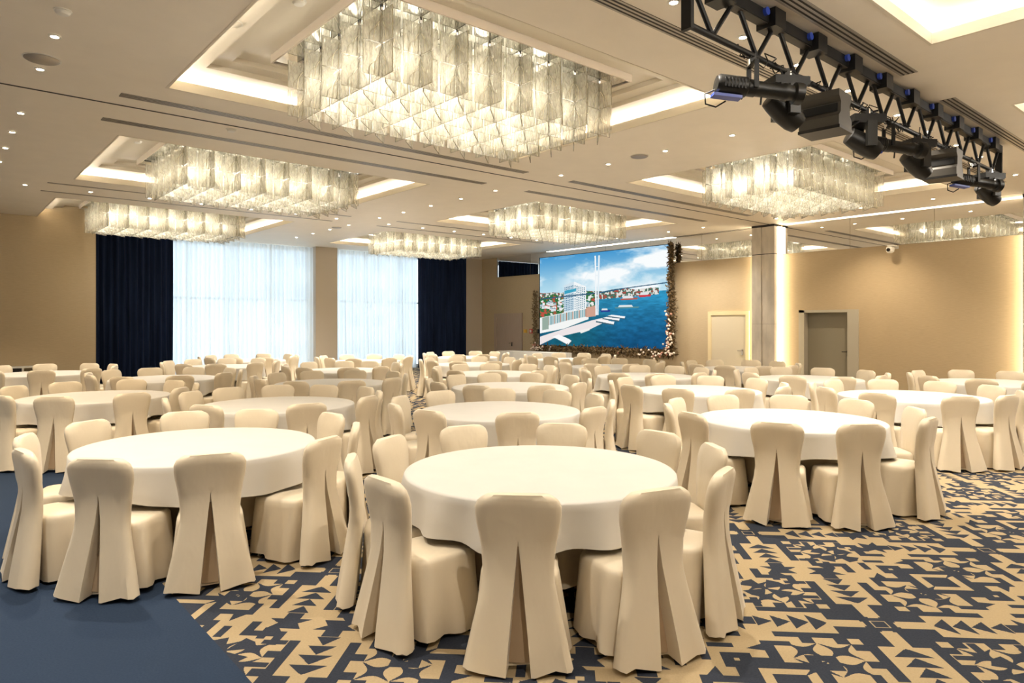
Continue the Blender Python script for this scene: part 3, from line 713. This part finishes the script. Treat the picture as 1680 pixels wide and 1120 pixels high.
for k in range(26):
    x = rnd.uniform(.4, LT - .3); pts = []
    for q in range(9): pts.append((x + q * .05 + rnd.gauss(0, .015), rnd.gauss(0, .04), .02 - .09 * math.sin(q / 8 * math.pi) * rnd.random() + rnd.gauss(0, .03)))
    mb.path(pts, .006, 5)
tag(mb.obj('cable_loops', M_BLACK, tr, True), kind='stuff')
def clamp(o, z):
    MB().box(-.03, .03, -.025, .025, z - .05, z + .04).obj('clamp', M_BLACK2, o); MB().box(-.05, -.035, -.02, .02, z - .09, z + .02).obj('steel_strap', M_CHROME, o)
def profile_spot(x, rz, lab):
    o = thing('profile_spotlight', lab, 'stage light', (x, TYc, ZB), rz, 'stage lamps on the truss'); o.scale = (.82, .82, .82); clamp(o, -.02)
    for s in (-1, 1): MB().box(-.022, .022, s * .10 - .012, s * .10 + .012, -.36, -.09).obj('yoke_arm', M_BLACK, o)
    MB().box(-.022, .022, -.112, .112, -.10, -.075).obj('yoke_bridge', M_BLACK, o)
    T = Matrix.Translation((0, 0, -.34)) @ Matrix.Rotation(R(6), 4, 'Y')
    b_ = MB(); prof = [(.002, -.40), (.085, -.39), (.105, -.36), (.105, -.08), (.088, -.06), (.088, .02)]; b_.lathe(prof, 20, axis='x'); lh = b_.obj('lamp_house', M_BLACK2, o, True); lh.matrix_local = T
    for k in range(7): MB().box(-.33 + k * .035, -.315 + k * .035, -.108, .108, -.05, .05).obj('cooling_fin', M_BLACK, lh)
    b_ = MB(); b_.lathe([(.088, .0), (.080, .02), (.080, .30), (.092, .32), (.092, .36), (.080, .38), (.080, .42), (.112, .44), (.112, .52), (.09, .53)], 20, axis='x'); q = b_.obj('lens_barrel', M_BLACK2, o, True); q.matrix_local = T
    b_ = MB(); b_.lathe([(.002, .515), (.088, .52), (.088, .50)], 20, axis='x'); q = b_.obj('lens', M_LENSG, o, True); q.matrix_local = T
    b_ = MB().box(-.42, -.12, -.06, .06, -.135, -.105); q = b_.obj('blue_ballast_plate', M_BLUE, o); q.matrix_local = T
    b_ = MB().tube((.1, 0, -.08), (.1, 0, -.16), .010, n=6).tube((-.05, .09, -.02), (-.05, .17, -.06), .012, n=6); q = b_.obj('focus_knob', M_BLACK, o); q.matrix_local = T
    MB().path([(-.40, 0, -.36), (-.50, .02, -.40), (-.49, .03, -.50), (-.38, .03, -.53), (-.28, .02, -.47)], .009, 6).obj('power_cable', M_BLACK, o, True)
def moving_head(x, rz, tilt, lab):
    o = thing('moving_head_light', lab, 'stage light', (x, TYc, ZB), rz, 'stage lamps on the truss'); clamp(o, -.02)
    MB().box(-.17, .17, -.12, .12, -.15, -.075).box(-.13, .13, -.14, .14, -.175, -.15).obj('base_box', M_BLACK, o)
    for s in (-1, 1): MB().box(-.05, .05, s * .135 - .025, s * .135 + .025, -.42, -.16).obj('yoke_arm', M_BLACK2, o)
    T = Matrix.Translation((0, 0, -.38)) @ Matrix.Rotation(R(tilt), 4, 'Y')
    q = MB().lathe([(.002, -.17), (.085, -.16), (.105, -.10), (.112, .02), (.098, .15), (.088, .20), (.08, .205)], 20, axis='x').obj('head', M_BLACK2, o, True); q.matrix_local = T
    q = MB().lathe([(.002, .185), (.078, .195), (.080, .185)], 18, axis='x').obj('lens', M_LENSG, o, True); q.matrix_local = T
def panel_lamp(x, rz, lab):
    o = thing('panel_flood_light', lab, 'stage light', (x, TYc, ZB), rz, 'stage lamps on the truss'); clamp(o, -.02)
    Y2 = .19
    pr = [(-.16, -.06), (.16, -.06), (.155, -.12), (.11, -.17), (.12, -.27), (.165, -.31), (.165, -.40), (-.165, -.40), (-.165, -.31), (-.12, -.27), (-.11, -.17), (-.155, -.12)]
    b_ = MB(); b_.rings([[(px_, y, z) for px_, z in pr] for y in (-Y2, Y2)]); b_.obj('housing', M_BROWN, o)
    MB().box(-.168, .168, -Y2 - .008, Y2 + .008, -.43, -.40).obj('diffuser_frame', M_BLACK2, o)
    for s in (-1, 1):
        MB().box(s * .112, s * .13, -Y2 + .03, Y2 - .03, -.26, -.185).obj('black_vent', M_BLACK, o)
    MB().box(-.06, .0, -.1, .1, -.06, -.045).obj('blue_label', M_BLUE, o)
profile_spot(5.36, R(-38), 'black profile spotlight with long barrel at the camera end of the truss')
moving_head(5.92, R(150), -38, 'black moving head lamp behind the first profile spotlight barrel')
panel_lamp(6.70, R(4), 'boxy bronze flood lamp, first from the camera end of truss')
moving_head(7.62, R(140), -30, 'black moving head lamp between boxy flood and second profile spotlight')
profile_spot(8.25, R(-34), 'black profile spotlight with long barrel in the middle of the truss')
moving_head(9.12, R(150), -38, 'black moving head lamp under the middle profile spotlight')
panel_lamp(10.0, R(4), 'boxy bronze flood lamp toward the far end of truss')
profile_spot(11.25, R(-30), 'black profile spotlight with long barrel at the far end of truss')
moving_head(11.95, R(150), -38, 'black moving head lamp at the very far truss end')

# ------------------------------------------------------------------ tables
TABLES = [  # x, y, row, name used in labels
 (3.19, 3.44, [-139, -103, -73, -33, -2, 38, 78, 114, 152, -175], 'front table with three chair backs before the camera'),
 (6.82, 3.53, [-157, -125, -83, -44, -7, 28, 65, 100, 130, 163], 'front-row second table'),
 (10.28, 3.57, [-138, -107, -70, -33, 2, 38, 75, 110, 145, -178], 'front-row third table'),
 (13.71, 3.50, 5, 'front-row table nearest the door wall'),
 (1.71, 5.97, [-133, -102, -64, -30, 8, 49, 81, 120, 155, -167], 'table beside the plain navy carpet'),
 (5.01, 6.07, [-122, -163, -79, -48, -17, 14, 51, 90, 128, 165], 'second-row middle table'),
 (8.75, 5.97, 24, 'second-row third table'),
 (12.13, 5.92, 12, 'second-row table facing the grey door'),
 (3.30, 8.31, [-98, -147, -55, -28, 5, 38, 69, 100, 128, 168], 'third-row first table'),
 (6.98, 8.20, 30, 'third-row second table'),
 (10.42, 8.25, 12, 'third-row third table'),
 (13.71, 8.25, 20, 'third-row table facing the column'),
 (1.75, 10.79, 26, 'fourth-row table by the beige side wall'),
 (5.17, 10.70, 8, 'fourth-row second table'),
 (8.62, 10.60, 18, 'fourth-row third table'),
 (12.08, 10.63, 28, 'fourth-row table facing the cream door'),
 (3.29, 13.53, 14, 'fifth-row first table'),
 (6.76, 13.48, 30, 'fifth-row second table'),
 (10.22, 13.45, 4, 'fifth-row third table'),
 (13.63, 13.45, 22, 'fifth-row table facing the video wall'),
 (1.79, 16.50, 10, 'sixth-row table by the beige side wall'),
 (5.22, 16.50, 32, 'sixth-row table before the wide drape'),
 (8.90, 16.42, 16, 'sixth-row table before the beige pier'),
 (12.24, 16.40, 6, 'sixth-row table before the narrow drape'),
 (6.66, 18.73, 20, 'last table before the wide sheer curtain'),
]
def cloth_mesh(seed):
    rnd = random.Random(seed); n = 120; mb = MB(); RT = .92
    nf = rnd.choice((9, 10, 11)); ph = [rnd.random() * 6.3 for _ in range(4)]
    def fold(t): return .5 * math.sin(nf * t + ph[0] + .6 * math.sin(2 * t + ph[1])) + .35 * math.sin((nf * 2 - 3) * t + ph[2]) + .25 * math.sin(4 * t + ph[3])
    rs = [[(r * math.cos(2 * math.pi * i / n), r * math.sin(2 * math.pi * i / n), z) for i in range(n)] for r, z in ((.3, .768), (.6, .768), (RT - .03, .768), (RT - .008, .765), (RT, .756))]
    for k, (z, a, o) in enumerate(((.715, .012, .004), (.64, .028, .010), (.565, .044, .018), (.505, .056, .026))):
        ring_ = []
        for i in range(n):
            t = 2 * math.pi * i / n; f = fold(t); r = RT + o + a * f
            ring_.append((r * math.cos(t), r * math.sin(t), z + (.018 * math.sin(3 * t + ph[1]) + .012 * math.sin(8 * t + ph[2])) * (k / 3)))
        rs.append(ring_)
    hem = [(x * .996, y * .996, z + .001) for x, y, z in rs[-1]]; rs.append(hem)
    mb.rings(rs[::-1], 0, False, True); return mb.mesh('tablecloth', M_CLOTH, True, 60)
CLOTH = [cloth_mesh(s) for s in range(5)]
def skirt_mesh(seed):
    n = 72; rs = []
    for z, a, q in ((.724, .0, .64), (.6, .008, .645), (.40, .018, .65), (.20, .026, .66)):
        rs.append([((q + a * math.sin(14 * t + seed)) * math.cos(t), (q + a * math.sin(14 * t + seed)) * math.sin(t), z) for t in [2 * math.pi * i / n for i in range(n)]])
    mb = MB(); mb.rings(rs[::-1], 0, False, False); return mb.mesh('table_skirt', M_SKIRT, True, 60)
SKIRT = [skirt_mesh(s) for s in (0, 1)]
TOP = MB().lathe([(.002, .725), (.90, .725), (.905, .735), (.90, .752), (.002, .755)], 48).mesh('tabletop', M_BROWN)
TLEG = MB().tube((.45, 0, .725), (.52, 0, .02), .018, n=8).tube((.52, 0, 0), (.52, 0, .02), .024, n=8).mesh('leg', M_BLACK)

# ------------------------------------------------------------------ chair cover meshes
ZS = [.030, .10, .18, .27, .36, .44, .50, .56, .615, 9, .69, .715, .74, .79, .83, .865, .885, .897]
def interp(z, tab):
    for (z0, a), (z1, b_) in zip(tab[:-1], tab[1:]):
        if z <= z1: u = max(0, (z - z0) / (z1 - z0)); return a + (b_ - a) * u
    return tab[-1][1]
def back_mesh(seed):
    rnd = random.Random(seed); mb = MB(); rs = []; lean = rnd.uniform(-.008, .008); ap = .650 + rnd.uniform(-.015, .015); sk = rnd.uniform(-.012, .012); hemw = [rnd.uniform(-.014, .014) for _ in range(8)]
    pleat = MB(); prs = []
    for z in ZS:
        if z > 1: z = ap
        W = interp(z, [(.03, .280), (.18, .246), (.36, .204), (.47, .182), (.60, .190), (.68, .203), (.76, .220), (.82, .224), (.85, .219), (.875, .200), (.897, .155)])
        yr = interp(z, [(.03, -.335), (.18, -.312), (.36, -.285), (.5, -.266), (.62, -.262), (.76, -.278), (.86, -.295), (.897, -.288)]) - lean * z
        Tk = interp(z, [(.03, .09), (.44, .072), (.6, .062), (.8, .060), (.87, .052), (.897, .036)])
        sl = max(0, 1 - z / ap); w = .066 * sl ** .95 if sl > 0 else 0; dpt = .075 * min(1, sl * 2.2); out = .030 * sl
        q = sl
        cx = sk * sl
        w0 = w if sl > 0 else (.002 if z == ap else .05)
        d_ = dpt if sl > 0 else 0.0
        pts = [(-W, yr + .030), (-W + .010, yr + .010), (-W + .032, yr - .002 - .010 * q), (-(W + w0) * .5 - .02, yr - .012 - hemw[0] * q), (cx - w0 - .018, yr - .014 - out * .75), (cx - w0, yr - .013 - out),
               (cx - w0 * (.85 if sl > 0 else .4), yr - .013 + d_), (cx + w0 * (.85 if sl > 0 else .4), yr - .013 + d_),
               (cx + w0, yr - .013 - out + hemw[1] * q), (cx + w0 + .018, yr - .014 - out * .75), ((W + w0) * .5 + .02, yr - .012 + hemw[2] * q), (W - .032, yr - .002 - .010 * q), (W - .010, yr + .010), (W, yr + .030),
               (W - .004, yr + Tk * .75), (W - .02, yr + Tk), (W * .45, yr + Tk + .006), (0, yr + Tk + .008), (-W * .45, yr + Tk + .006), (-W + .02, yr + Tk), (-W + .004, yr + Tk * .75)]
        zz = []
        for k, (x, y) in enumerate(pts):
            dz = 0
            if z < .05: dz = -.018 if k in (4, 5, 8, 9) else (.006 * math.sin(k * 2.1 + seed))
            zz.append((x, y, z + dz))
        rs.append(zz)
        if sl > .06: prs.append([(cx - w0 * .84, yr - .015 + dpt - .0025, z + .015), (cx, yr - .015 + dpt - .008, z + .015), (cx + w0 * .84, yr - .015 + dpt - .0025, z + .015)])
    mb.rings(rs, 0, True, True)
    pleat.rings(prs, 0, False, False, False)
    return mb.mesh('back_cover', M_COVER, True, 50), pleat.mesh('pleat_panel', M_COVER_SHADE, True, 50)
def seat_mesh(seed):
    rnd = random.Random(seed + 50); n = 44; mb = MB(); rs = []; ph = [rnd.random() * 6.3 for _ in range(4)]; fl = [rnd.uniform(.6, 1.3) for _ in range(2)]
    for z, g in ((.028, 0), (.12, .2), (.22, .42), (.32, .66), (.40, .84), (.435, .93), (.452, .975), (.462, 1.0)):
        ring_ = []; sh = 1.0 if z < .44 else (.965 if z < .46 else .90)
        for i in range(n):
            t = 2 * math.pi * i / n; c, s = math.cos(t), math.sin(t)
            p = 5.0; rr = (abs(c) ** p + abs(s) ** p) ** (-1 / p); ux, uy = c * rr, s * rr
            yf = .262 - .012 * g; yb = -.19
            y = (yf + yb) / 2 + uy * (yf - yb) / 2 * sh
            fr = (y - yb) / (yf - yb); hw = (.262 - .052 * g) * (1 - fr) + (.218 - .018 * g) * fr
            a = (1 - g) * .021
            f = math.sin(5 * t + ph[0]) + .6 * math.sin(9 * t + ph[1])
            x = ux * hw * sh + c * a * f; y += s * a * f + (.03 * (1 - g) * (abs(ux) ** 6) * fl[ux > 0] if uy > .5 else 0)
            ring_.append((x, y, z + (.010 * math.sin(2 * t + ph[2]) if z < .05 else 0)))
        rs.append(ring_)
    top = [(x * .55, y * .55 + .0, .470) for x, y, z in rs[-1]]; rs.append(top)
    mb.rings(rs, 0, True, True); return mb.mesh('seat_cover', M_COVER, True, 50)
NV = 6
BACKS = [back_mesh(s) for s in range(NV)]; SEATS = [seat_mesh(s) for s in range(NV)]
FOOT = MB().lathe([(.002, .0), (.016, .0), (.016, .01), (.010, .018), (.010, .06)], 10).mesh('foot', M_CHROME)
HOURS = {0: 'twelve', 1: 'one', 2: 'two', 3: 'three', 4: 'four', 5: 'five', 6: 'six', 7: 'seven', 8: 'eight', 9: 'nine', 10: 'ten', 11: 'eleven'}
rnd = random.Random(21)
def chair(x, y, rz, label, group, near, dz=0.0):
    t = thing('banquet_chair', label, 'chair', (x, y, 0), rz, group); k = rnd.randrange(NV)
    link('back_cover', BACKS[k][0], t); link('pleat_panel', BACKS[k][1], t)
    link('seat_cover', SEATS[rnd.randrange(NV)], t)
    if near:
        for sx, sy in ((-.2, -.27), (.2, -.27), (-.16, .2), (.16, .2)): link('foot', FOOT, t, (sx, sy, 0))
for n, (tx, ty, angs, tname) in enumerate(TABLES):
    t = thing('round_table', 'round banquet table under linen, ' + tname, 'table', (tx, ty, 0), 0, 'round banquet tables')
    link('tabletop', TOP, t); link('table_skirt', SKIRT[n % 2], t)
    for k in range(4): link('leg', TLEG, t, (0, 0, 0), (0, 0, R(45 + 90 * k)))
    c = link('tablecloth', CLOTH[n % 5], None, (tx, ty, 0), (0, 0, rnd.random() * 6.28)); tag(c, 'white linen cloth draped over the ' + tname, 'tablecloth', 'white round tablecloths')
    if not isinstance(angs, list): angs = [angs - 180 + 36 * k + rnd.uniform(-4, 4) for k in range(10)]
    far_dir = math.degrees(math.atan2(ty, tx))     # away from the camera = twelve o'clock
    used = {}
    jobs = []
    for a in angs:
        rel = (far_dir - a) % 360; jobs.append((rel, a))
    jobs.sort(); hours = []
    # distinct clock hours, in order
    hs = [int(round(r_ / 30)) % 12 for r_, _ in jobs]
    taken = set(); final = []
    for (r_, a), h in zip(jobs, hs):
        c_ = sorted(range(12), key=lambda q: min(abs(q * 30 - r_), 360 - abs(q * 30 - r_)))
        for q in c_:
            if q not in taken: taken.add(q); final.append((a, q)); break
    for a, q in final:
        rr = .975 + rnd.uniform(-.02, .03); x = tx + rr * math.cos(R(a)); y = ty + rr * math.sin(R(a))
        rz = R(a) + R(90) + R(rnd.uniform(-5, 5))
        chair(x, y, rz, f"cream covered chair at {HOURS[q]} o'clock of {tname}", 'cream covered banquet chairs', math.hypot(x, y) < 9)

# long head table before the screen
t = thing('long_head_table', 'long table under a white floor-length cloth before the video wall', 'table', (16.55, 18.2, 0))
MB().box(-.38, .38, -1.55, 1.55, .71, .74).obj('tabletop', M_BROWN, t)
for sx in (-.3, .3):
    for sy in (-1.4, 1.4): MB().tube((sx, sy, 0), (sx, sy, .71), .02, n=8).obj('leg', M_BLACK, t)
n = 160; rs = []
for z, a in ((.755, 0), (.745, 0), (.5, .008), (.25, .014), (.02, .02)):
    ring_ = []
    for i in range(n):
        u = 4 * i / n; sd = int(u); f = u - sd; hx, hy = .40, 1.57
        x, y = ((-hx + 2 * hx * f, -hy), (hx, -hy + 2 * hy * f), (hx - 2 * hx * f, hy), (-hx, hy - 2 * hy * f))[sd]
        k = a * math.sin(i * 1.1) + a; nx, ny = ((0, -1), (1, 0), (0, 1), (-1, 0))[sd]; ring_.append((x + nx * k, y + ny * k, z))
    rs.append(ring_)
mb = MB(); mb.rings(rs[::-1], 0, False, True); tag(mb.obj('head_table_cloth', M_CLOTH, None, True, (16.55, 18.2, 0), 60), 'white cloth hanging to the floor over the long head table', 'tablecloth')

# low white radiator cabinet by the side wall
o = thing('radiator_cabinet', 'low white radiator cabinet with dark slot along the beige side wall', 'radiator', (.6, 20.9, 0))
MB().box(-2.4, 1.8, -.14, .17, .66, .70).obj('top_shelf', M_WHITE, o); MB().box(-2.38, 1.2, -.10, .16, .56, .66).obj('dark_slot', M_GAP, o); MB().box(-2.4, 1.8, -.13, .17, .08, .56).obj('cabinet_body', M_WHITE, o)
for k in range(5): MB().box(-2.38 + .89 * k, -2.34 + .89 * k, -.135, .16, 0, .66).obj('upright', M_WHITE, o)
